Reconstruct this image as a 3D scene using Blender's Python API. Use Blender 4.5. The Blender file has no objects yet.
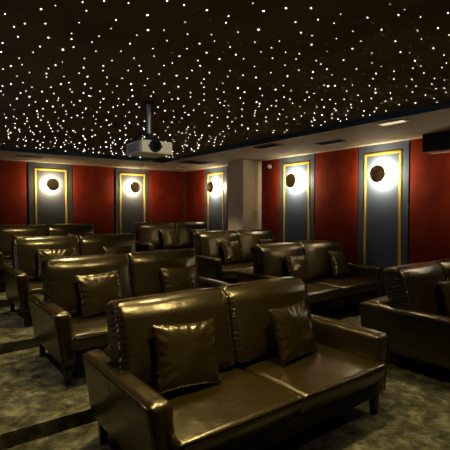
import bpy, bmesh, math, random
from mathutils import Vector, Matrix, noise
random.seed(11)
S = bpy.context.scene
C = S.collection
PI = math.pi
R = math.radians

# ------------------------------------------------------------------ helpers
def link(name, me, mats, parent=None):
    o = bpy.data.objects.new(name, me)
    C.objects.link(o)
    if not isinstance(mats, (list, tuple)):
        mats = [mats]
    if not me.materials:
        for m in mats:
            me.materials.append(m)
    if parent:
        o.parent = parent
    return o

def obj(name, bm, mats, parent=None, smooth=True, angle=40):
    bmesh.ops.recalc_face_normals(bm, faces=bm.faces)
    me = bpy.data.meshes.new(name)
    bm.to_mesh(me)
    bm.free()
    if smooth:
        for p in me.polygons:
            p.use_smooth = True
        try:
            me.set_sharp_from_angle(angle=R(angle))
        except Exception:
            pass
    return link(name, me, mats, parent)

def empty(name, loc, label, cat, group=None, rz=0):
    o = bpy.data.objects.new(name, None)
    o.empty_display_size = .1
    C.objects.link(o)
    o.location = loc
    o.rotation_euler = (0, 0, rz)
    return tag(o, label, cat, group)

def tag(o, label, cat, group=None):
    o['label'] = label
    o['category'] = cat
    if group:
        o['group'] = group
    return o

def struct(o):
    o['kind'] = 'structure'
    return o

def box(bm, x0, x1, y0, y1, z0, z1, mi=0, bev=0):
    vs = [bm.verts.new((x, y, z)) for x in (x0, x1) for y in (y0, y1) for z in (z0, z1)]
    fs = []
    for q in ((0, 1, 3, 2), (4, 6, 7, 5), (0, 4, 5, 1), (2, 3, 7, 6), (0, 2, 6, 4), (1, 5, 7, 3)):
        f = bm.faces.new([vs[i] for i in q])
        f.material_index = mi
        fs.append(f)
    if bev:
        es = list({e for f in fs for e in f.edges})
        bmesh.ops.bevel(bm, geom=es, offset=bev, segments=2, affect='EDGES', profile=.5)
    return fs

def new_box(name, x0, x1, y0, y1, z0, z1, m, parent=None, bev=0):
    bm = bmesh.new()
    box(bm, x0, x1, y0, y1, z0, z1, 0, bev)
    return obj(name, bm, m, parent)

def lathe(bm, prof, seg=32, M=None, mi=0):
    """profile of (r, z) turned about z"""
    rings = []
    for r, z in prof:
        if r < 1e-6:
            rings.append([bm.verts.new((0, 0, z))])
        else:
            rings.append([bm.verts.new((r * math.cos(2 * PI * i / seg), r * math.sin(2 * PI * i / seg), z)) for i in range(seg)])
    for a, b in zip(rings, rings[1:]):
        for i in range(seg):
            j = (i + 1) % seg
            q = ([a[0]] if len(a) == 1 else [a[i], a[j]]) + ([b[0]] if len(b) == 1 else [b[j], b[i]])
            if len(q) >= 3:
                bm.faces.new(q).material_index = mi
    if M is not None:
        bmesh.ops.transform(bm, matrix=M, verts=[v for rg in rings for v in rg])

def tube(bm, pts, r, seg=8, closed=False, mi=0):
    pts = [Vector(p) for p in pts]
    n = len(pts)
    rings = []
    up = Vector((0, 0, 1))
    prev = None
    for i, p in enumerate(pts):
        if closed:
            t = pts[(i + 1) % n] - pts[(i - 1) % n]
        else:
            t = pts[min(i + 1, n - 1)] - pts[max(i - 1, 0)]
        t.normalize()
        if prev is None:
            a = t.cross(up)
            if a.length < .1:
                a = t.cross(Vector((1, 0, 0)))
        else:
            a = prev - t * prev.dot(t)
        a.normalize()
        prev = a
        b = t.cross(a)
        rr = r(i / (n - 1)) if callable(r) else r
        rings.append([bm.verts.new(p + (a * math.cos(2 * PI * k / seg) + b * math.sin(2 * PI * k / seg)) * rr) for k in range(seg)])
    m = n if closed else n - 1
    for i in range(m):
        A, B = rings[i], rings[(i + 1) % n]
        for k in range(seg):
            bm.faces.new((A[k], A[(k + 1) % seg], B[(k + 1) % seg], B[k])).material_index = mi
    if not closed:
        bm.faces.new(rings[0][::-1])
        bm.faces.new(rings[-1])

def rbox(hx, hy, hz, r, nx=8, ny=6, nz=8, k=4):
    """a rounded box, finely gridded so it can be deformed; returns bmesh centred on 0"""
    def axis(h, n):
        a = [-h + r * (1 - math.cos(PI / 2 * i / k)) if 0 else -h + r * (i / k) for i in range(k)]
        f = [-(h - r) + 2 * (h - r) * i / n for i in range(n + 1)]
        return a + f + [-v for v in reversed(a)]
    X, Y, Z = axis(hx, nx), axis(hy, ny), axis(hz, nz)
    bm = bmesh.new()
    cache = {}
    H = (hx, hy, hz)
    def V(p):
        key = tuple(round(c, 6) for c in p)
        if key not in cache:
            inner = [max(-(h - r), min(h - r, c)) for c, h in zip(p, H)]
            d = Vector([c - i for c, i in zip(p, inner)])
            m = max(abs(c) for c in d)
            if m > 1e-9:
                t = Vector([math.tan(c / r * PI / 4) for c in d])
                d = t.normalized() * r
            cache[key] = bm.verts.new(Vector(inner) + d)
        return cache[key]
    def face(A, B, fn):
        for i in range(len(A) - 1):
            for j in range(len(B) - 1):
                bm.faces.new((V(fn(A[i], B[j])), V(fn(A[i + 1], B[j])), V(fn(A[i + 1], B[j + 1])), V(fn(A[i], B[j + 1]))))
    for s in (-1, 1):
        face(X, Y, lambda a, b: (a, b, s * hz))
        face(X, Z, lambda a, b: (a, s * hy, b))
        face(Y, Z, lambda a, b: (s * hx, a, b))
    return bm

def nz(p, s, seed=0):
    return noise.noise(Vector((p[0] * s + seed * 7.3, p[1] * s - seed * 3.1, p[2] * s + seed * 1.7)))

# ------------------------------------------------------------------ materials
def mat(name, base, rough=.5, metal=0, spec=.5, bump=None, var=None, coat=0, sheen=0, tint=None):
    m = bpy.data.materials.new(name)
    m.use_nodes = True
    nt = m.node_tree
    b = nt.nodes['Principled BSDF']
    b.inputs['Base Color'].default_value = (*base, 1)
    b.inputs['Roughness'].default_value = rough
    b.inputs['Metallic'].default_value = metal
    b.inputs['Specular IOR Level'].default_value = spec
    b.inputs['Coat Weight'].default_value = coat
    b.inputs['Coat Roughness'].default_value = .2
    if tint:
        b.inputs['Specular Tint'].default_value = (*tint, 1)
    if sheen:
        b.inputs['Sheen Weight'].default_value = sheen
    tc = nt.nodes.new('ShaderNodeTexCoord')
    if var:                               # (scale, colour2, detail)
        n = nt.nodes.new('ShaderNodeTexNoise')
        n.inputs['Scale'].default_value = var[0]
        n.inputs['Detail'].default_value = var[2]
        nt.links.new(tc.outputs['Object'], n.inputs['Vector'])
        cr = nt.nodes.new('ShaderNodeValToRGB')
        cr.color_ramp.elements[0].position = .35
        cr.color_ramp.elements[1].position = .65
        cr.color_ramp.elements[0].color = (*base, 1)
        cr.color_ramp.elements[1].color = (*var[1], 1)
        nt.links.new(n.outputs['Fac'], cr.inputs['Fac'])
        nt.links.new(cr.outputs['Color'], b.inputs['Base Color'])
    if bump:                              # list of (scale, strength, distance)
        last = None
        for sc, st, di in bump:
            n = nt.nodes.new('ShaderNodeTexNoise')
            n.inputs['Scale'].default_value = sc
            n.inputs['Detail'].default_value = 4
            nt.links.new(tc.outputs['Object'], n.inputs['Vector'])
            bp = nt.nodes.new('ShaderNodeBump')
            bp.inputs['Strength'].default_value = st
            bp.inputs['Distance'].default_value = di
            nt.links.new(n.outputs['Fac'], bp.inputs['Height'])
            if last:
                nt.links.new(last.outputs['Normal'], bp.inputs['Normal'])
            last = bp
        nt.links.new(last.outputs['Normal'], b.inputs['Normal'])
    return m

def emit(name, col, st, sampled=True):
    m = bpy.data.materials.new(name)
    m.use_nodes = True
    nt = m.node_tree
    nt.nodes.clear()
    o = nt.nodes.new('ShaderNodeOutputMaterial')
    e = nt.nodes.new('ShaderNodeEmission')
    e.inputs['Color'].default_value = (*col, 1)
    e.inputs['Strength'].default_value = st
    nt.links.new(e.outputs[0], o.inputs['Surface'])
    if not sampled:
        m.cycles.emission_sampling = 'NONE'
    return m

LEATHER = mat('leather', (.016, .0104, .0022), .28, spec=.8, bump=[(9, .3, .02), (160, .12, .002)], var=(3, (.013, .0085, .0018), 2), coat=.12, tint=(1, .87, .52))
LEATHER_P = mat('pillow_leather', (.016, .0104, .0022), .25, spec=.8, coat=.12, tint=(1, .87, .52), bump=[(11, .22, .02), (160, .1, .002)])
BASEFAB = mat('base_cloth', (.010, .008, .006), .7, spec=.2)
LEG = mat('leg_metal', (.05, .045, .04), .3, metal=.8)
RED = mat('red_fabric', (.24, .026, .004), .85, spec=.12, bump=[(220, .25, .003)], var=(5, (.18, .015, .003), 3))
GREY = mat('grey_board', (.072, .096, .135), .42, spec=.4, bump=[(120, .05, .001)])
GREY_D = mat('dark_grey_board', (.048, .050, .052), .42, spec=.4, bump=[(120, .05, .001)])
WALL = mat('wall_paint', (.055, .055, .050), .6, spec=.3)
PILLAR = mat('pillar_paint', (.74, .68, .54), .7, spec=.2)
GOLD = mat('gold_metal', (.90, .60, .10), .42, metal=.55)
BRONZE = mat('bronze', (.72, .54, .22), .36, metal=.25, bump=[(60, .1, .002)])
SOFFIT = mat('soffit_paint', (.54, .46, .33), .7, spec=.2)
NAVY = mat('navy_paint', (.018, .048, .085), .5, spec=.4)
CEIL = mat('ceiling_cloth', (.22, .165, .088), .85, spec=0, var=(1.6, (.16, .12, .066), 4))
BLACK = mat('black_paint', (.004, .005, .008), .55, spec=.35)
DARK = mat('dark_slot', (.006, .006, .006), .8)
PROJ = mat('projector_shell', (.90, .85, .66), .45)
PGRILL = mat('projector_grille', (.33, .35, .42), .5)
LENS = mat('lens_glass', (.004, .004, .006), .06, spec=.8)
STEEL = mat('pole_steel', (.40, .44, .48), .35, metal=.6)
WHITE = mat('white_plastic', (.75, .74, .70), .4)
VENTM = mat('vent_metal', (.10, .09, .08), .5)
VENTW = mat('vent_white', (.62, .58, .48), .45)
STAR = emit('star_glow', (1, .95, .82), 10, sampled=False)
GLOW = emit('slot_glow', (1, .80, .50), .9)
LED = emit('lamp_glow', (1, .90, .68), 14, sampled=False)

def carpet_mat():
    m = bpy.data.materials.new('carpet')
    m.use_nodes = True
    nt = m.node_tree
    b = nt.nodes['Principled BSDF']
    b.inputs['Roughness'].default_value = .95
    b.inputs['Specular IOR Level'].default_value = .1
    tc = nt.nodes.new('ShaderNodeTexCoord')
    n1 = nt.nodes.new('ShaderNodeTexNoise')
    n1.inputs['Scale'].default_value = 7
    n1.inputs['Detail'].default_value = 7
    n1.inputs['Roughness'].default_value = .68
    n1.inputs['Distortion'].default_value = .25
    nt.links.new(tc.outputs['Object'], n1.inputs['Vector'])
    cr = nt.nodes.new('ShaderNodeValToRGB')
    e = cr.color_ramp.elements
    e[0].position = .36
    e[0].color = (.022, .020, .010, 1)
    e[1].position = .66
    e[1].color = (.16, .148, .085, 1)
    x = e.new(.5)
    x.color = (.060, .056, .029, 1)
    nt.links.new(n1.outputs['Fac'], cr.inputs['Fac'])
    nt.links.new(cr.outputs['Color'], b.inputs['Base Color'])
    n2 = nt.nodes.new('ShaderNodeTexNoise')
    n2.inputs['Scale'].default_value = 90
    n2.inputs['Detail'].default_value = 3
    nt.links.new(tc.outputs['Object'], n2.inputs['Vector'])
    bp = nt.nodes.new('ShaderNodeBump')
    bp.inputs['Strength'].default_value = .8
    bp.inputs['Distance'].default_value = .012
    nt.links.new(n2.outputs['Fac'], bp.inputs['Height'])
    nt.links.new(bp.outputs['Normal'], b.inputs['Normal'])
    return m
CARPET = carpet_mat()

# ------------------------------------------------------------------ the room
XL, XR, YF, YB = -1.8, 5.5, -2.6, 8.985
ZS, ZC = 2.474, 2.545                    # soffit underside, star ceiling
ex, ey = 4.09, 7.58                      # inner edges of the soffit
RISE = [2.88, 4.52, 6.22]                # where the steps rise

bm = bmesh.new()                         # the stepped floor
prof = [(YF, 0)]
for i, y in enumerate(RISE):
    prof += [(y, .1 * i), (y, .1 * (i + 1))]
prof += [(YB, .3), (YB, -.1), (YF, -.1)]
a = [bm.verts.new((XL, y, z)) for y, z in prof]
b = [bm.verts.new((XR, y, z)) for y, z in prof]
n = len(prof)
for i in range(n):
    bm.faces.new((a[i], a[(i + 1) % n], b[(i + 1) % n], b[i]))
bm.faces.new(a)
bm.faces.new(b[::-1])
struct(obj('floor', bm, CARPET, smooth=False))
struct(new_box('wall_back', XL - .1, XR + .1, YB, YB + .1, -.1, ZC + .1, WALL))
struct(new_box('wall_right', XR, XR + .1, YF, YB, -.1, ZC + .1, WALL))
struct(new_box('wall_left', XL - .1, XL, YF, YB, -.1, ZC + .1, WALL))
struct(new_box('wall_front', XL - .1, XR + .1, YF - .1, YF, -.1, ZC + .1, WALL))
struct(new_box('ceiling', XL - .1, XR + .1, YF - .1, YB + .1, ZC, ZC + .1, CEIL))

def soffit(name, x0, x1, y0, y1, face):
    bm = bmesh.new()
    fs = box(bm, x0, x1, y0, y1, ZS, ZC)
    fs[face].material_index = 1          # the dark inner edge towards the star ceiling
    return struct(obj(name, bm, [SOFFIT, NAVY], smooth=False))
soffit('trim_1', ex, XR, YF, YB, 0)
soffit('trim_2', XL, ex, ey, YB, 2)
soffit('trim_3', XL, -.4, YF, ey, 1)
# square pier that stands out from the right wall
struct(new_box('trim_4', 5.02, XR, 6.12, 6.60, .1, ZS, PILLAR, bev=.006))

# ------------------------------------------------------------------ wall panels
# every panel is built flat in (across, up) and turned onto its wall
def on_wall(wall, c, z):
    """matrix: local x across, local -y out of the wall into the room"""
    if wall == 'back':
        return Vector((c, YB, z)), 0
    return Vector((XR, c, z)), -PI / 2       # right wall: local -y -> world -x
def grey_panel(wall, c, w, z0, gw, label):
    loc, rz = on_wall(wall, c, z0)
    t = empty('wall_panel', loc, label, 'wall panel', 'gold framed grey wall panels', rz)
    h = ZS - z0 - .004
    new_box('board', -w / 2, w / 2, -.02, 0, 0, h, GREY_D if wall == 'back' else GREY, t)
    bm = bmesh.new()
    top = 2.355 - z0
    o, i = gw / 2, gw / 2 - .042
    # mitred frame with a stepped section
    for sec in ((0, .042, .025), (.012, .030, .030)):
        a0, a1, d = o - sec[0], o - sec[1], sec[2]
        zt, zi = top - sec[0], top - sec[1]
        box(bm, -a0, -a1, -d, -.019, .12, zt)
        box(bm, a1, a0, -d, -.019, .12, zt)
        box(bm, -a1, a1, -d, -.019, zi, zt)
    obj('gold_frame', bm, GOLD, t, smooth=False)
    return t
grey_panel('back', 2.265, .85, .3, .64, 'dark grey wall panel with gold frame, left one on the back wall')
grey_panel('back', 4.055, .81, .3, .64, 'dark grey gold framed wall panel on the back wall behind the projector')
grey_panel('right', 7.675, .86, .3, .62, 'grey gold framed wall panel between the far corner and the square pier')
grey_panel('right', 5.19, .84, .1, .64, 'grey gold framed wall panel just right of the square pier')
grey_panel('right', 3.485, .81, .1, .61, 'blue grey gold framed wall panel nearest on the right wall')

grey_panel('right', 1.80, .84, 0, .64, 'grey gold framed wall panel beyond the right edge of the photo below the black box')

def red_panel(wall, c0, c1, z0, label):
    c = (c0 + c1) / 2
    w = abs(c1 - c0)
    loc, rz = on_wall(wall, c, z0)
    bm = rbox(w / 2 - .004, .011, (ZS - z0 - .01) / 2, .008, 2, 1, 2, 2)
    bmesh.ops.translate(bm, verts=bm.verts, vec=(0, -.0115, (ZS - z0 - .01) / 2 + .003))
    o = obj('acoustic_panel', bm, RED)
    o.location = loc
    o.rotation_euler = (0, 0, rz)
    return tag(o, label, 'wall panel', 'red fabric wall panels')
red_panel('back', .40, 1.80, .3, 'dark red fabric panel at the left edge of the back wall')
red_panel('back', 2.71, 3.60, .3, 'red fabric panel between the two framed panels of the back wall')
red_panel('back', 4.48, 5.465, .3, 'red fabric panel on the back wall touching the far corner')
red_panel('right', 8.93, 8.12, .3, 'bright orange red fabric panel on the right wall touching the far corner')
red_panel('right', 7.22, 6.62, .1, 'narrow sliver of red fabric panel left of the square pier')
red_panel('right', 6.10, 5.63, .1, 'dark red fabric panel in the shade right of the square pier')
red_panel('right', 4.75, 3.91, .1, 'red fabric panel on the right wall between two framed panels')
red_panel('right', 3.06, 2.24, .1, 'red fabric panel at the right edge below the black box')

# ------------------------------------------------------------------ sconces
def sconce(wall, c, label, power, z=2.03):
    loc, rz = on_wall(wall, c, z)
    t = empty('wall_sconce', loc, label, 'wall lamp', 'round bronze wall lamps', rz)
    M = Matrix.Rotation(PI / 2, 4, 'X')            # z of the lathe -> local -y
    bm = bmesh.new()
    lathe(bm, [(0, .021), (.045, .021), (.048, .026), (.045, .034), (.02, .038), (.014, .05), (.014, .150), (0, .150)], 24, M)
    obj('wall_mount', bm, BRONZE, t)
    bm = bmesh.new()                                # shallow bronze dish, dome towards the room
    lathe(bm, [(0, .197), (.03, .1955), (.06, .191), (.09, .183), (.112, .172), (.122, .162), (.124, .155), (.120, .152), (.112, .155), (.09, .165), (.05, .173), (0, .175)], 40, M)
    obj('dish', bm, BRONZE, t)
    bm = bmesh.new()
    lathe(bm, [(.03, .142), (.086, .142), (.090, .146), (.086, .150), (.03, .150), (.03, .142)], 32, M)
    obj('light_ring', bm, LED, t)
    L = bpy.data.lights.new('sconce_light', 'AREA')
    L.shape = 'DISK'
    L.size = .17
    L.energy = power
    L.color = (1, .84, .56)
    lo = bpy.data.objects.new('sconce_light', L)
    C.objects.link(lo)
    lo.parent = t
    lo.location = (0, -.138, 0)
    lo.rotation_euler = (PI / 2, 0, 0)             # shines at the wall (local +y)
    return t
SP = 41
sconce('back', 2.265, 'round bronze disc wall lamp, left one on the back wall', SP)
sconce('back', 4.055, 'round bronze disc wall lamp on the back wall behind the projector', SP)
sconce('right', 7.675, 'round bronze disc wall lamp nearest the far corner on the right wall', SP)
sconce('right', 5.19, 'round bronze disc wall lamp right of the square pier', SP)
sconce('right', 3.475, 'round bronze disc wall lamp on the nearest framed panel, the largest lamp', SP)
sconce('right', 1.80, 'round bronze disc wall lamp added out of view below the black box to light the right sofas', 80)  # unseen extra lamp, added stronger to light the right-hand sofas

# ------------------------------------------------------------------ sofas
def make_sofa():
    """built about its centre: x across, front towards -y, y = 0 at the crest of the backs"""
    parts = []                                            # (name, bmesh, material, [sub-parts])
    bm = bmesh.new()
    box(bm, -.84, .84, -.655, .27, .15, .266, 0, .012)
    parts.append(('base', bm, BASEFAB, []))
    bm = rbox(.84, .085, .225, .04, 10, 2, 4)
    bmesh.ops.translate(bm, verts=bm.verts, vec=(0, .235, .375))
    parts.append(('back_frame', bm, LEATHER, []))
    for s in (-1, 1):
        def place(q):
            return Vector((s * .915 + q.x + s * (q.z - .225) * .12, q.y - .175, q.z + .375))
        bm = rbox(.064, .490, .225, .045, 1, 30, 8, 4)
        for v in bm.verts:
            p = v.co
            q = p.copy()
            zt = p.z / .225
            if zt > .55:                                  # slight slouch of the padded top
                q.x *= 1.06
                q.z += .006 * nz(p, 9, s)
            fr = (-p.y - .38) / .11                       # gathered leather at the front end
            if fr > 0 and zt > .1:
                w = min(1, fr) * zt
                q.x += .004 * w * math.sin(p.z * 120 + 3 * nz(p, 8))
                q.z += .005 * w * math.sin(p.x * 120 + p.y * 90)
            q.x += .002 * nz(p, 14, 3)
            v.co = place(q)
        sub = bmesh.new()                                 # welt along the outer top edge and down the front
        path = [(s * .063, y, .205 + .002 * math.sin(y * 60)) for y in [.46 - i * .04 for i in range(23)]]
        path += [(s * .063, -.462, .190), (s * .062, -.478, .15), (s * .060, -.480, .05), (s * .060, -.480, -.08), (s * .060, -.480, -.20)]
        tube(sub, [place(Vector(q)) for q in path], .0055, 6)
        parts.append(('arm', bm, LEATHER, [('welt', sub, LEATHER_P)]))
    for s in (-1, 1):
        hx, hy, hz = .423, .36, .082
        bm = rbox(hx, hy, hz, .038, 12, 10, 2, 4)
        for v in bm.verts:
            p = v.co
            u, w = p.x / hx, p.y / hy
            q = p.copy()
            if p.z > 0:
                q.z += .024 * max(0, 1 - u * u) * max(0, 1 - w * w * .8)
                q.z += .004 * nz(p, 7, s)
                q.z -= .004 * (w + 1) * .5
            if w < -.8:
                q.y -= .010 * max(0, 1 - u * u)
                q.y += .075 * max(0, (.045 - p.z) / (hz + .045))
            v.co = q + Vector((s * .425 - .025, -.390, .343))
        sub = bmesh.new()
        pa = []
        for i in range(25):
            u = -1 + i / 12
            pa.append((s * .425 - .025 + u * (hx - .010), -.390 - hy + .010 - .010 * (1 - u * u), .343 + hz - .008 + .002 * (1 - u * u)))
        tube(sub, pa, .006, 6)
        parts.append(('seat_cushion', bm, LEATHER, [('welt', sub, LEATHER_P)]))
    for s in (-1, 1):
        hx, hy, hz = .397, .105, .268
        M = Matrix.Translation((s * .402 - .103, -.045, .700)) @ Matrix.Rotation(R(-13), 4, 'X')
        def belly(u, w):
            return .052 * max(0, 1 - abs(u) ** 2.4) * max(0, 1 - w ** 4)
        bm = rbox(hx, hy, hz, .045, 16, 5, 46, 5)
        for v in bm.verts:
            p = v.co
            u, w, d = p.x / hx, p.z / hz, p.y / hy
            q = p.copy()
            if d < 0:                                     # front belly
                q.y -= belly(u, w)
                q.y += .004 * nz(p, 5, s + 2) * max(0, 1 - u ** 4)
            e = min(1, max(0, (abs(u) - .86) / .12)) * max(0, 1 - abs(w) ** 6)     # gathered side boxing
            wave = math.sin(p.z * 200 + 7 * nz(p, 6, s)) * (.25 + 1.1 * abs(nz(p, 12, s + 4)))
            q.x += math.copysign(1, u) * .007 * e * wave
            q.y -= .004 * e * wave
            if w > .5:                                    # the top rolls over backwards
                q.y += .055 * ((w - .5) / .5) ** 2 * (1 if d < 0 else .25)
            if w > .75:
                q.z += .004 * nz(p, 8, s) - .006 * (abs(u) ** 6) + .006 * (1 - u * u)
            v.co = q
        bmesh.ops.transform(bm, matrix=M, verts=bm.verts)
        sub = bmesh.new()                                 # welt round the front face
        pa = []
        a, b = hx - .012, hz - .012
        m = 30
        for k, (p0, p1) in enumerate((((-a, -b), (a, -b)), ((a, -b), (a, b)), ((a, b), (-a, b)), ((-a, b), (-a, -b)))):
            for i in range(m):
                t = i / m
                x, z = p0[0] + (p1[0] - p0[0]) * t, p0[1] + (p1[1] - p0[1]) * t
                rc = .03                                  # rounded corners
                cx, cz = max(-(a - rc), min(a - rc, x)), max(-(b - rc), min(b - rc, z))
                dx, dz = x - cx, z - cz
                if abs(dx) > 1e-6 and abs(dz) > 1e-6:
                    l = math.hypot(dx, dz)
                    dx, dz = dx / l * rc, dz / l * rc
                wig = .0035 * math.sin(z * 190) if k in (1, 3) else .001 * math.sin(x * 70)
                pa.append(M @ Vector((cx + dx + (wig if k in (1, 3) else 0), -hy + .006 - wig * .5 + .055 * max(0, ((cz + dz) / hz - .5) / .5) ** 2, cz + dz + (0 if k in (1, 3) else wig))))
        tube(sub, pa, .0055, 6, closed=True)
        parts.append(('back_cushion', bm, LEATHER, [('welt', sub, LEATHER_P)]))
    for sx in (-1, 1):
        for yy in (-.605, .22):
            bm = bmesh.new()
            box(bm, sx * .87 - .028, sx * .87 + .028, yy - .028, yy + .028, 0, .152, 0, .004)
            for v in bm.verts:
                if v.co.z < .07:
                    v.co.x = sx * .87 + (v.co.x - sx * .87) * .8
                    v.co.y = yy + (v.co.y - yy) * .8
            parts.append(('leg', bm, LEG, []))
    return parts

sofa_meshes = None
def place_sofa(x, y, z, label):
    global sofa_meshes
    t = empty('leather_sofa', (x, y, z), label, 'sofa', 'rows of leather cinema sofas')
    if sofa_meshes is None:
        sofa_meshes = []
        for n, bm, m, sub in make_sofa():
            o = obj(n, bm, m, t)
            sofa_meshes.append((o, [obj(a, b, d, o) for a, b, d in sub]))
    else:
        for o, sub in sofa_meshes:
            c = o.copy()
            C.objects.link(c)
            c.parent = t
            for q in sub:
                d = q.copy()
                C.objects.link(d)
                d.parent = c
    return t

sofas = {}
rowL = [(.918, 2.36), (.931, 4.00), (.959, 5.67), (.984, 7.47)]
rowR = [(3.61, 2.17), (3.521, 4.03), (3.597, 5.56), (3.499, 7.53)]
labL = ['dark olive brown leather sofa in the foreground, the nearest and largest',
        'brown leather sofa directly behind the foreground sofa, second of the left rows',
        'brown leather sofa third back in the left rows, mostly hidden by the second',
        'brown leather sofa in the rearmost left row under the framed panels, only its top showing']
labR = ['dark brown leather sofa cut off by the right edge of the photo',
        'brown leather sofa below the framed panel right of the square pier',
        'brown leather sofa in front of the square pier, third back in the right rows',
        'brown leather sofa in the far corner below the projector']
for k in range(4):
    sofas['L', k] = place_sofa(rowL[k][0] + .903, rowL[k][1], .1 * k, labL[k])
    sofas['R', k] = place_sofa(rowR[k][0] + .878, rowR[k][1], .1 * k, labR[k])

# ------------------------------------------------------------------ throw pillows
def pillow_mesh(seed):
    bm = bmesh.new()
    N = 30
    h = .206
    grid = {}
    for side in (-1, 1):
        for i in range(N + 1):
            for j in range(N + 1):
                u, v = 2 * i / N - 1, 2 * j / N - 1
                edge = i in (0, N) or j in (0, N)
                if edge and side == 1:
                    grid[side, i, j] = grid[-1, i, j]
                    continue
                # edges bow inwards, corners poke out
                x = 1.04 * h * u * (1 - .085 * (1 - v * v) * u * u)
                z = .95 * h * v * (1 - .085 * (1 - u * u) * v * v)
                t = .060 * ((1 - u ** 2) * (1 - v ** 2)) ** .42
                a = math.atan2(v, u)
                rr = max(abs(u), abs(v))
                crease = .009 * rr ** 4 * math.sin(a * 19 + seed + 2 * rr) * (1 - rr ** 8)
                crease += .006 * noise.noise(Vector((u * 2.2 + seed * 5, v * 2.2, side * 3)))
                y = side * (t + crease * (1 if not edge else 0))
                if edge:                                  # ruffled seam
                    s = u if j in (0, N) else v
                    y = .009 * math.sin(s * 24 + seed * 2) * (1 - s ** 8)
                    x += .004 * math.sin(v * 37 + seed)
                    z += .004 * math.sin(u * 37 + seed)
                grid[side, i, j] = bm.verts.new((x, y, z))
        for i in range(N):
            for j in range(N):
                q = [grid[side, i, j], grid[side, i + 1, j], grid[side, i + 1, j + 1], grid[side, i, j + 1]]
                bm.faces.new(q)
    bmesh.ops.recalc_face_normals(bm, faces=bm.faces)
    me = bpy.data.meshes.new('throw_pillow')
    bm.to_mesh(me)
    bm.free()
    for p in me.polygons:
        p.use_smooth = True
    me.materials.append(LEATHER_P)
    return me
pms = [pillow_mesh(s) for s in (1, 2, 3)]
from mathutils.bvhtree import BVHTree
def tree(pairs):
    vs, ps = [], []
    for me, M in pairs:
        b = len(vs)
        vs += [M @ v.co for v in me.vertices]
        ps += [tuple(b + i for i in p.vertices) for p in me.polygons]
    return BVHTree.FromPolygons(vs, ps), vs
sofa_tree = tree([(o.data, Matrix()) for o, sub in sofa_meshes] + [(q.data, Matrix()) for o, sub in sofa_meshes for q in sub])[0]
def pillow(sofa, dx, label, seed, tilt=24, roll=0, yaw=0):
    """leans a pillow on the seat and against the back, touching without cutting in"""
    t = sofas[sofa]
    me = pms[seed % 3]
    o = bpy.data.objects.new('throw_pillow', me)
    C.objects.link(o)
    rot = Matrix.Rotation(R(yaw), 4, 'Z') @ Matrix.Rotation(R(-tilt), 4, 'X') @ Matrix.Rotation(R(roll), 4, 'Y')
    y, z = -.62, .74
    for it in range(150):                       # slide it back until it meets the cushion
        M2 = Matrix.Translation((dx, y, z)) @ rot
        if tree([(me, M2)])[0].overlap(sofa_tree):
            break
        M = M2
        y += .004
    y -= .004
    for it in range(70):                        # settle on to the seat
        for fy in (0, .0008, .002, .004):
            M2 = Matrix.Translation((dx, y - fy, z - .003)) @ rot
            if not tree([(me, M2)])[0].overlap(sofa_tree):
                break
        else:
            break
        y -= fy
        z -= .003
        M = M2
    o.matrix_world = Matrix.Translation(t.location) @ M
    tag(o, label, 'pillow', 'square leather throw pillows')
    if LOG:
        print('PILLOW', label[:40], round(y, 3), round(z, 3))
LOG = False
# filled in below: (sofa, offset, label, ...)
PILL = [
    (('L', 0), -0.545, 'square dark leather pillow on the left seat of the foreground sofa, the largest', 3, -4, 17),
    (('L', 0), .35, 'square dark leather pillow on the right seat of the foreground sofa', 0, 7, 18),
    (('L', 1), -0.47, 'leather pillow on the left seat of the sofa behind the foreground sofa', -4, -2, 17),
    (('L', 1), 0.37, 'leather pillow on the right seat of the sofa behind the foreground sofa', 0, -2, 17),
    (('L', 2), -0.47, 'leather pillow at far left, on the third left-row sofa', 2, -2, 17),
    (('L', 2), 0.37, 'leather pillow on the right seat of the third left-row sofa', 0, -2, 17),
    (('L', 3), -0.45, 'leather pillow tip on the left seat of the rearmost left sofa', 0, 0, 17),
    (('L', 3), 0.4, 'leather pillow tip on the right seat of the rearmost left sofa', 0, 0, 17),
    (('R', 0), -0.28, 'leather pillow at the right edge of the photo on the cut-off sofa', 0, 6, 17),
    (('R', 1), -0.4, 'leather pillow on the left seat of the sofa right of the square pier', 2, 4, 17),
    (('R', 1), 0.45, 'leather pillow on the right seat of the sofa right of the square pier', 4, 10, 18),
    (('R', 2), -0.38, 'leather pillow on the left seat of the sofa before the square pier', 0, 8, 17),
    (('R', 2), 0.44, 'leather pillow on the right seat of the sofa before the square pier', 0, 6, 17),
    (('R', 3), -0.3, 'leather pillow on the left seat of the far corner sofa', 0, 8, 17),
    (('R', 3), 0.4, 'leather pillow on the right seat of the far corner sofa', 0, 4, 17),
]
for i, (s, dx, lab, roll, yaw, *ti) in enumerate(PILL):
    pillow(s, dx, lab, i, ti[0] if ti else 29, roll, yaw)

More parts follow.
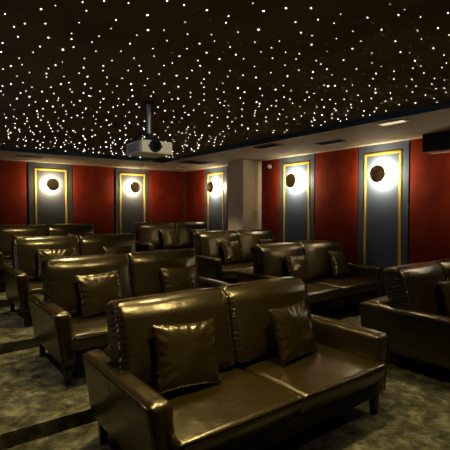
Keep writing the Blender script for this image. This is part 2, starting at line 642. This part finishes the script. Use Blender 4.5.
# ------------------------------------------------------------------ ceiling fittings
def vent(x0, x1, y0, y1, label, fm, louvre, along_x):
    c = ((x0 + x1) / 2, (y0 + y1) / 2)
    t = empty('ceiling_vent', (c[0], c[1], ZS), label, 'vent', 'slot vents in the soffit')
    hx, hy = (x1 - x0) / 2, (y1 - y0) / 2
    bm = bmesh.new()
    w = .018
    for a in ((-hx, hx, -hy, -hy + w), (-hx, hx, hy - w, hy), (-hx, -hx + w, -hy + w, hy - w), (hx - w, hx, -hy + w, hy - w)):
        box(bm, *a, -.012, -.0005)
    obj('vent_frame', bm, fm, t, smooth=False)
    bm = bmesh.new()
    box(bm, -hx + w, hx - w, -hy + w, hy - w, -.003, -.0008)
    k = 4
    for i in range(k):
        f = (i + .5) / k * 2 - 1
        if along_x:
            yy = f * (hy - w)
            box(bm, -hx + w, hx - w, yy - .004, yy + .004, -.010, -.003)
        else:
            xx = f * (hx - w)
            box(bm, xx - .004, xx + .004, -hy + w, hy - w, -.010, -.003)
    obj('louvre', bm, louvre, t, smooth=False)
vent(4.16, 4.36, 4.40, 4.86, 'dark slot vent in the right soffit left of the gap before the pier', VENTM, DARK, False)
vent(4.66, 4.84, 3.62, 4.06, 'dark slot vent in the right soffit above the red panel', VENTM, DARK, False)
vent(4.17, 4.32, 2.42, 2.74, 'glowing pale slot light in the right soffit nearest the black box', VENTW, GLOW, False)
vent(1.46, 1.90, 8.02, 8.17, 'thin dark slot vent in the back soffit at far left', VENTM, DARK, True)
vent(4.25, 4.80, 6.85, 7.28, 'broad dark vent in the soffit at the far corner', VENTM, DARK, True)
vent(4.70, 5.00, 7.94, 8.10, 'small slot vent in the back soffit near the corner', VENTW, DARK, True)

t = empty('projector', (1.84, 3.68, 2.035), 'cream projector hanging from the star ceiling on a pole', 'projector')
bm = rbox(.16, .175, .058, .014, 6, 6, 3, 3)
for v in bm.verts:
    if v.co.z > 0:
        v.co.z += .010 * max(0, 1 - (v.co.x / .16) ** 2) * max(0, 1 - (v.co.y / .175) ** 2)
bmesh.ops.translate(bm, verts=bm.verts, vec=(0, 0, .06))
obj('housing', bm, PROJ, t)
bm = bmesh.new()                          # slatted side grille
box(bm, -.1625, -.1595, -.13, .14, .022, .098)
for i in range(9):
    y = -.12 + i * .031
    box(bm, -.1655, -.1625, y - .008, y + .008, .026, .094)
obj('side_grille', bm, PGRILL, t, smooth=False)
bm = bmesh.new()
box(bm, .085, .150, -.1765, -.1745, .028, .092)
for i in range(5):
    box(bm, .088, .147, -.179, -.1765, .033 + i * .012, .038 + i * .012)
obj('front_grille', bm, PROJ, t, smooth=False)
M = Matrix.Translation((-.03, -.172, .066)) @ Matrix.Rotation(PI / 2, 4, 'X')
bm = bmesh.new()
lathe(bm, [(.034, 0), (.058, 0), (.058, .030), (.052, .036), (.044, .036), (.040, .016), (.034, .016)], 32, M)
lr = obj('lens_ring', bm, BLACK, t)
bm = bmesh.new()
lathe(bm, [(.042, .008), (.036, .017), (.02, .024), (0, .027)], 28, M)
obj('lens', bm, LENS, lr)
for dx in (-.092, .048):
    bm = bmesh.new()
    lathe(bm, [(0, .010), (.007, .008), (.007, 0)], 12, Matrix.Translation((dx, -.172, .066)) @ Matrix.Rotation(PI / 2, 4, 'X'))
    obj('sensor', bm, BLACK, t)
H = ZC - 2.035
bm = bmesh.new()
lathe(bm, [(.020, .150), (.020, H - .02)], 16)
obj('pole', bm, STEEL, t)
bm = bmesh.new()
lathe(bm, [(0, H - .022), (.05, H - .022), (.055, H - .012), (.055, H - .0005), (0, H - .0005)], 24)
for a in (0, PI / 2, PI, 1.5 * PI):
    box(bm, .04 * math.cos(a) - .006, .04 * math.cos(a) + .006, .04 * math.sin(a) - .006, .04 * math.sin(a) + .006, H - .030, H - .02)
obj('ceiling_plate', bm, BLACK, t)
bm = bmesh.new()
box(bm, -.05, .05, -.05, .05, .138, .156, 0, .003)
for a in (45, 135, 225, 315):
    c, s = math.cos(R(a)), math.sin(R(a))
    tube(bm, [(.03 * c, .03 * s, .15), (.09 * c, .09 * s, .142), (.12 * c, .13 * s, .118)], .008)
lathe(bm, [(.024, .15), (.030, .17), (.030, .20), (.021, .21)], 16)
obj('bracket', bm, BLACK, t)
bm = bmesh.new()
tube(bm, [(-.022, .0, .27), (-.035, .03, .235), (-.07, .08, .20), (-.11, .13, .165), (-.145, .172, .135), (-.148, .186, .10)], .007)
tube(bm, [(-.020, .01, .25), (-.04, .04, .215), (-.08, .09, .18), (-.12, .14, .15), (-.14, .178, .12), (-.142, .186, .09)], .006)
tube(bm, [(.02, -.006, H - .03), (.026, -.01, .42), (.024, -.006, .30), (.03, .0, .2)], .006)
obj('cable', bm, BLACK, t)

# small white lamp head high beside the pier
t = empty('spotlight', (XR - .027, 5.80, 2.34), 'small white oval spotlight high on the wall right of the pier', 'lamp')
bm = bmesh.new()
lathe(bm, [(0, 0), (.03, 0), (.03, .012), (.012, .014), (.012, .07), (0, .07)], 16, Matrix.Rotation(-PI / 2, 4, 'Y'))
obj('bracket', bm, BLACK, t)
d = Vector((-.75, -.62, -.25)).normalized()
M = Matrix.Translation((-.085, -.02, -.01)) @ d.to_track_quat('Z', 'Y').to_matrix().to_4x4()
bm = bmesh.new()
lathe(bm, [(0, -.07), (.03, -.066), (.042, -.045), (.048, .02), (.050, .03), (.046, .032), (.042, .024)], 24, M)
obj('head', bm, BLACK, t)
bm = bmesh.new()
lathe(bm, [(.046, .020), (.03, .030), (0, .034)], 24, M)
obj('lens', bm, WHITE, t)

# black box hung under the soffit
t = empty('wall_box', (5.36, 2.1, 2.242), 'long black box mounted under the soffit at the top right', 'box')
bm = rbox(.14, .66, .115, .008, 2, 4, 2, 2)
bmesh.ops.translate(bm, verts=bm.verts, vec=(0, 0, .1155))
for f in bm.faces:
    if f.normal.z < -.9 or f.calc_center_median().z < .002:
        f.material_index = 1
obj('housing', bm, [BLACK, VENTW], t)

# ------------------------------------------------------------------ star ceiling
cam_loc = Vector((0, 0, 1.5))
YAW, PIT, F = .64334, .0348, 414.945
fw = Vector((math.sin(YAW) * math.cos(PIT), math.cos(YAW) * math.cos(PIT), -math.sin(PIT)))
rt = Vector((math.cos(YAW), -math.sin(YAW), 0))
upv = rt.cross(fw)
# where the points of light sit on the ceiling: (a, b, size), measured off the photograph as directions
STARS = "5,14,2;41,9,3;55.5,5.5,1;82.5,2,2;86.5,10.5,2;14,26.5,2;25,23.5,2;45.5,23.5,2;18,36.5,2;2.5,43,2;1,52,2;48.5,37.5,2;40,46.5,2;33,52,1;79,22.5,1;71.5,33.5,1;71.5,39,2;73.5,47,2;63,49.5,3;19,58,1;22,64.5,1;11,66,2;3,69,1;17,76,0;29.5,72.5,1;55.5,65,2;62.5,62,1;48.5,68.5,1;46.5,73.5,2;46.5,77,1;64,76.5,1;84.5,58.5,1;83.5,67.5,2;79,73,1;87.5,76.5,2;104,1,2;128.5,3,2;167,1,2;147.5,15,3;148,30,3;116,20,2;111,28.5,1;99,36,1;92,42,1;96,51,1;137,35,1;164,30,1;167,40.5,1;130,43.5,2;121,51,1;112,60.5,1;103.5,65.5,2;103,70.5,1;107,77,1;134,58,1;153,48.5,1;154,56,1;139.5,65.5,1;141,71,2;128,70.5,1;122,78,1;147.5,78.5,1;159,74,1;164,65.5,1;172.5,63,1;176.5,75.5,2;179,56,1;184,5,2;207,10,3;253,3,1;263.5,11,3;185,22,1;228.5,16,2;226,22.5,2;258.5,29.5,3;187.5,34,1;211.5,34.5,1;214.5,41,1;238,32,1;199.5,43.5,2;187,48.5,1;206.5,52.5,2;230,47,1;255,42,1;261,51.5,1;236,54.5,2;243.5,58.5,1;219.5,59,2;198,60.5,1;200,65.5,2;192,70.5,1;209.5,72.5,2;230,70.5,1;254.5,66.5,1;256,77.5,2;243,75,1;228,76.5,0;187,78,1;204,79,1;180,56,1;286,8,3;311,8,3;340.5,14,1;318,19.5,2;295.5,22,2;334,23,1;301,32.5,2;312,35.5,1;336.5,38.5,1;353,31,1;279.5,41,1;271.5,47.5,1;311.5,44.5,2;352.5,48.5,2;343.5,60,2;272.5,58,1;285.5,52,1;299.5,53.5,1;296,59,1;327,51.5,0;316.5,60.5,1;321,64,1;285,65,1;299,70,1;327,69,1;332,74.5,0;313,72,2;312,78,1;287.5,76,2;271,72.5,1;356.5,69,1;345,79,1;390,4,0;367.5,17.5,2;398.5,15,2;404.5,9.5,0;381.5,29.5,2;448,13,2;420.5,17,1;438,28,2;417.5,30.5,1;421.5,39,1;395.5,41,2;361,41,1;372,53,1;400.5,52,2;409.5,53,0;433.5,48,2;444,55,1;446.5,63,1;415,60.5,2;413,68,1;421,66,0;424,73,1;442,67.5,1;394,71,1;372,63,0;381.5,66.5,0;376,73.5,2;373,78.5,1;394,79,1;412,79,1;434.5,78,1;449,35,1;201.5,83,1;204,87,1;204,94,1;204,100,1;216.5,89,1;223,83,0;224,92,1;190.5,92.5,1;190.5,97,1;199,104,1;184,106,1;193.5,110,1;185,112.5,1;188.5,114.5,2;182,118,1;218,99,1;220,102.5,1;225,101,0;224,105.5,1;228.5,105.5,0;205,112.5,1;212,115.5,1;217.5,117.5,1;227.5,117,1;229,111.5,0;209,125.5,2;212,122,1;238,88,2;244.5,92,2;240.5,98,1;243.5,103,1;242,109,1;242,116,1;232,121.5,1;236,118,0;260,88.5,2;262.5,95.5,1;256.5,102,2;259.5,103.5,2;259,106.5,1;255.5,110.5,1;255,113,1;254.5,115.5,1;267.5,109,1;266,117,1;266,121,1;257.5,124,1;248,128.5,2;242,125,1;228,126,1;229,128.5,1;257,130.5,1;235.5,131,1;223,131.5,1;194.5,132,1;195,127,0;188,127,1;187,129,1;186,132.5,0;182,133,1;220,134,0;216,137,0;211,138,0;275.5,89.5,2;283.5,85.5,1;291,90.5,0;307,92,1;314,93.5,1;324,85,1;328,86,3;335,85.5,2;352.5,85,1;347,91,1;358,95,1;284,97,1;290,99,1;292.5,103,1;276.5,100.5,1;276,106,1;271.5,105.5,1;305,100,1;309,97,1;322,99.5,1;330,99.5,1;335.5,103.5,1;344,99,1;351,104.5,1;351.5,107.5,1;334.5,108.5,1;336,110.5,1;324,107,1;317,107,0;300,106.5,0;283,109.5,0;279.5,114,1;278,119,1;286.5,117,0;294,119,1;301.5,116,1;304.5,113,0;314.5,113,1;313.5,118,1;322,115,2;314.5,120,2;311.5,121.5,1;332,114,1;332,118,1;346,115,1;348,111,0;338,119,1;340.5,121,1;346.5,119,1;325,121.5,1;312.5,125.5,1;321,125,1;332,124,1;299,131,1;286.5,123.5,0;287,130,1;284.5,132,0;274,130.5,1;273,132.5,1;369.5,85.5,1;375.5,89,1;375.5,92.5,2;371.5,98.5,1;361.5,101,1;390.5,93,1;391.5,98.5,1;385.5,101,1;376.5,108,1;374.5,111.5,2;364,111,1;366,117.5,2;370,115,1;363,115.5,1;380.5,115,0;386,111,1;399,104.5,1;398.5,111,1;415.5,103,2;407,100,0;412.5,92,1;416,86,1;425.5,95,1;432,84,1;436,88.5,1;444,88,1;446,92,1;434,98.5,1;437,102,1;430,104,1;406.5,86,0;444.5,80,0;11,84,2;2.5,86,2;23,82.5,1;1,91,1;3.5,94.5,1;20.5,93,2;26,91,1;32,87,1;17,98.5,2;29.5,96.5,2;42,91.5,2;51,87,1;54,93.5,1;58.5,98,1;58,100,1;47,101,2;61,84,2;69,82.5,1;70,89,1;72,92,1;85,84,2;83.5,93,2;89,95.5,2;80,100.5,2;71.5,102,1;74,105,1;63,105,1;35.5,102,0;29,105,1;53,106.5,2;55,112,1;43,108.5,1;37,111,2;38,114,1;38,117,1;43,116,1;41,120,1;66,111,1;66.5,114,1;77.5,115.5,2;82.5,117.5,1;82.5,112.5,1;71.5,117.5,1;58.5,118,0;63.5,121,2;6,117.5,2;13.5,116.5,1;16.5,118.5,0;10.5,105,1;14,109.5,0;4.5,114,0;24,114,1;27,118,1;27,121,1;25,123.5,1;5.5,126,1;10.5,132.5,2;8.5,134,1;9,138,1;36.5,126,2;30.5,131,1;29.5,127,0;48,122,1;49.5,125,1;51,128,1;52.5,131.5,1;19,129.5,1;131,84,2;145,85.5,1;164.5,83.5,2;178.5,86.5,2;169.5,92.5,1;153.5,92,1;151,96,1;178,98.5,2;163.5,101,1;132,90,2;132.5,96,2;107,84,1;117,86,1;91,88,1;100,91,1;90.5,96,1;112.5,92,0;103.5,98.5,2;100.5,102,1;118.5,98.5,1;117.5,105.5,1;123.5,104.5,1;136.5,104,2;139.5,107,1;128.5,100,0;100,107.5,1;97,112,1;108.5,112,1;106.5,120,2;93.5,116,1;116,116,1;129,112,1;125.5,116,1;129.5,122.5,2;136.5,117,1;138,124,1;165,110.5,2;163.5,121.5,1;155,113,1;173.5,111,0;174,117,1;144.5,121,1;96,119,0;95.5,123.5,1;101,126.5,1;109,125,1;92,130,1;86,108,1;85.5,109,1;172,99,1;158,107,1;113,107,1;172,122,1;168,127,1"
pts = []
for s in STARS.split(';'):
    a, b, k = [float(v) for v in s.split(',')]
    dv = fw + rt * ((a - 225) / F) + upv * ((225 - b) / F)
    tt = (ZC - 1.5) / dv.z
    p = cam_loc + dv * tt
    if p.x < ex - .03 and p.y < ey - .03:
        pts.append((p.x, p.y, k, tt))
near = list(pts)
def clear(x, y, d):
    return all((x - q[0]) ** 2 + (y - q[1]) ** 2 > d * d for q in pts)
# the far part, too dense to read one by one
for _ in range(9000):
    x, y = random.uniform(-.35, ex - .03), random.uniform(4.6, ey - .03)
    dv = Vector((x, y, 1.04))
    depth = dv.dot(fw)
    py = 225 - F * dv.dot(upv) / depth
    if py < 121 or len(pts) > 660:
        continue
    if clear(x, y, .085):
        pts.append((x, y, random.choice((0, 1, 1, 1, 2)), depth))
# the parts of the ceiling outside the frame
for _ in range(2500):
    x, y = random.uniform(-.35, ex - .03), random.uniform(-1.5, ey - .03)
    dv = Vector((x, y, ZC - 1.5))
    depth = dv.dot(fw)
    if depth > .2:
        py = 225 - F * dv.dot(upv) / depth
        px = 225 + F * dv.dot(rt) / depth
        if -3 < px < 453 and py > -3:
            continue
    if clear(x, y, .13):
        pts.append((x, y, random.choice((0, 1, 2)), 99))

def star_r(k, depth):
    px = (.45, .66, 1.05, 1.6)[int(k)]
    if depth > 50:
        return .006
    return min(.0085, px * depth / F / 2 * 1.05)
def star_into(bm, x, y, r):
    q = 8
    top = [bm.verts.new((x + r * math.cos(2 * PI * i / q), y + r * math.sin(2 * PI * i / q), ZC - .0006)) for i in range(q)]
    mid = [bm.verts.new((x + r * .75 * math.cos(2 * PI * i / q), y + r * .75 * math.sin(2 * PI * i / q), ZC - .0006 - r * .5)) for i in range(q)]
    tip = bm.verts.new((x, y, ZC - .0006 - r * .75))
    for i in range(q):
        j = (i + 1) % q
        bm.faces.new((top[i], top[j], mid[j], mid[i]))
        bm.faces.new((mid[i], mid[j], tip))
vis = sorted([p for p in pts if p[3] < 50], key=lambda p: -star_r(p[2], p[3]) / p[3])
first = vis[:300]
rest = [p for p in pts if p not in first]
bm = bmesh.new()
star_into(bm, 0, 0, .01)
bmesh.ops.translate(bm, verts=bm.verts, vec=(0, 0, -ZC))
bmesh.ops.recalc_face_normals(bm, faces=bm.faces)
sme = bpy.data.meshes.new('star_light')
bm.to_mesh(sme)
bm.free()
sme.materials.append(STAR)
for x, y, k, dep in first:
    o = bpy.data.objects.new('star_light', sme)
    C.objects.link(o)
    r = star_r(k, dep) / .01
    o.location = (x, y, ZC)
    o.scale = (r, r, r)
    tag(o, 'tiny bright white point of light set in the dark ceiling', 'ceiling light', 'star lights in the ceiling')
bm = bmesh.new()
for x, y, k, dep in rest:
    star_into(bm, x, y, star_r(k, dep))
o = obj('star_lights', bm, STAR, smooth=False)
tag(o, 'dense scatter of the faintest star lights across the ceiling', 'ceiling lights')
o['kind'] = 'stuff'

# ------------------------------------------------------------------ added room light
def area(name, loc, target, sx, sy, power, col, spread=PI):
    L = bpy.data.lights.new(name, 'AREA')
    L.shape = 'RECTANGLE'
    L.size, L.size_y = sx, sy
    L.energy = power
    L.color = col
    L.spread = spread
    o = bpy.data.objects.new(name, L)
    C.objects.link(o)
    o.location = loc
    o.rotation_euler = (Vector(target) - Vector(loc)).to_track_quat('-Z', 'Y').to_euler()
    return o
def top_fill(x, y, z, power, col=(1, .80, .40), size=.16, spread=86):
    """overhead light added without a fitting, sending nothing above its cut-off angle"""
    L = bpy.data.lights.new('top_fill', 'AREA')
    L.shape = 'DISK'
    L.size = size
    L.energy = power
    L.color = col
    L.spread = R(spread)
    o = bpy.data.objects.new('top_fill', L)
    C.objects.link(o)
    o.location = (x, y, z - .004)
DP = 11  # power of the overhead lights added to brighten seats and carpet
for x, y, k in ((1.15, 1.62, .85), (1.95, 1.62, 1.05), (1.15, 2.95, .9), (1.9, 2.95, .9), (1.5, 4.65, 1.5), (1.5, 6.4, 1.5)):
    top_fill(x, y, ZC, DP * k)
for x, y, k in ((3.92, 3.0, 1.0), (3.92, 4.65, 1.1), (3.92, 6.4, 1.2), (3.95, 1.1, .8)):
    top_fill(x, y, ZC, DP * k, (1, .80, .45))
top_fill(3.4, .55, ZC, 6, (.95, .92, .66))
for y in (3.35, 5.4):
    top_fill(-.05, y, ZC, 7, (1, .90, .66))
area('front_fill', (1.6, YF + .1, 1.6), (1.9, 3, 1.2), 3.0, 1.3, 1.2, (1, .92, .5))  # faint unseen fill added from the front wall
L = bpy.data.lights.new('projector_fill', 'SPOT')  # spot added out of view just to brighten the projector
L.energy = 260
L.spot_size = R(8.5)
L.spot_blend = .6
L.shadow_soft_size = .04
L.color = (1, .93, .74)
o = bpy.data.objects.new('projector_fill', L)
C.objects.link(o)
o.location = (1.2, -1.0, 2.3)
o.rotation_euler = (Vector((1.84, 3.55, 2.14)) - o.location).to_track_quat('-Z', 'Y').to_euler()
area('left_fill', (XL + .05, 4.2, 1.3), (1.5, 4.2, .6), 1.0, 1.8, 13, (.66, .55, .95))  # unseen violet fill added for the sheen on the left arms

w = bpy.data.worlds.new('World')
S.world = w
w.use_nodes = True
w.node_tree.nodes['Background'].inputs[0].default_value = (.02, .02, .025, 1)

# ------------------------------------------------------------------ camera
cam = bpy.data.cameras.new('Camera')
cam.sensor_width = 36
cam.lens = F / 450 * 36
co = bpy.data.objects.new('Camera', cam)
C.objects.link(co)
co.location = cam_loc
co.rotation_euler = (PI / 2 - PIT, 0, -YAW)
S.camera = co

S.view_settings.view_transform = 'Standard'
S.view_settings.look = 'None'
S.view_settings.gamma = 1
S.view_settings.exposure = 0
S.view_settings.use_curve_mapping = False
S.cycles.use_denoising = True
S.cycles.max_bounces = 8
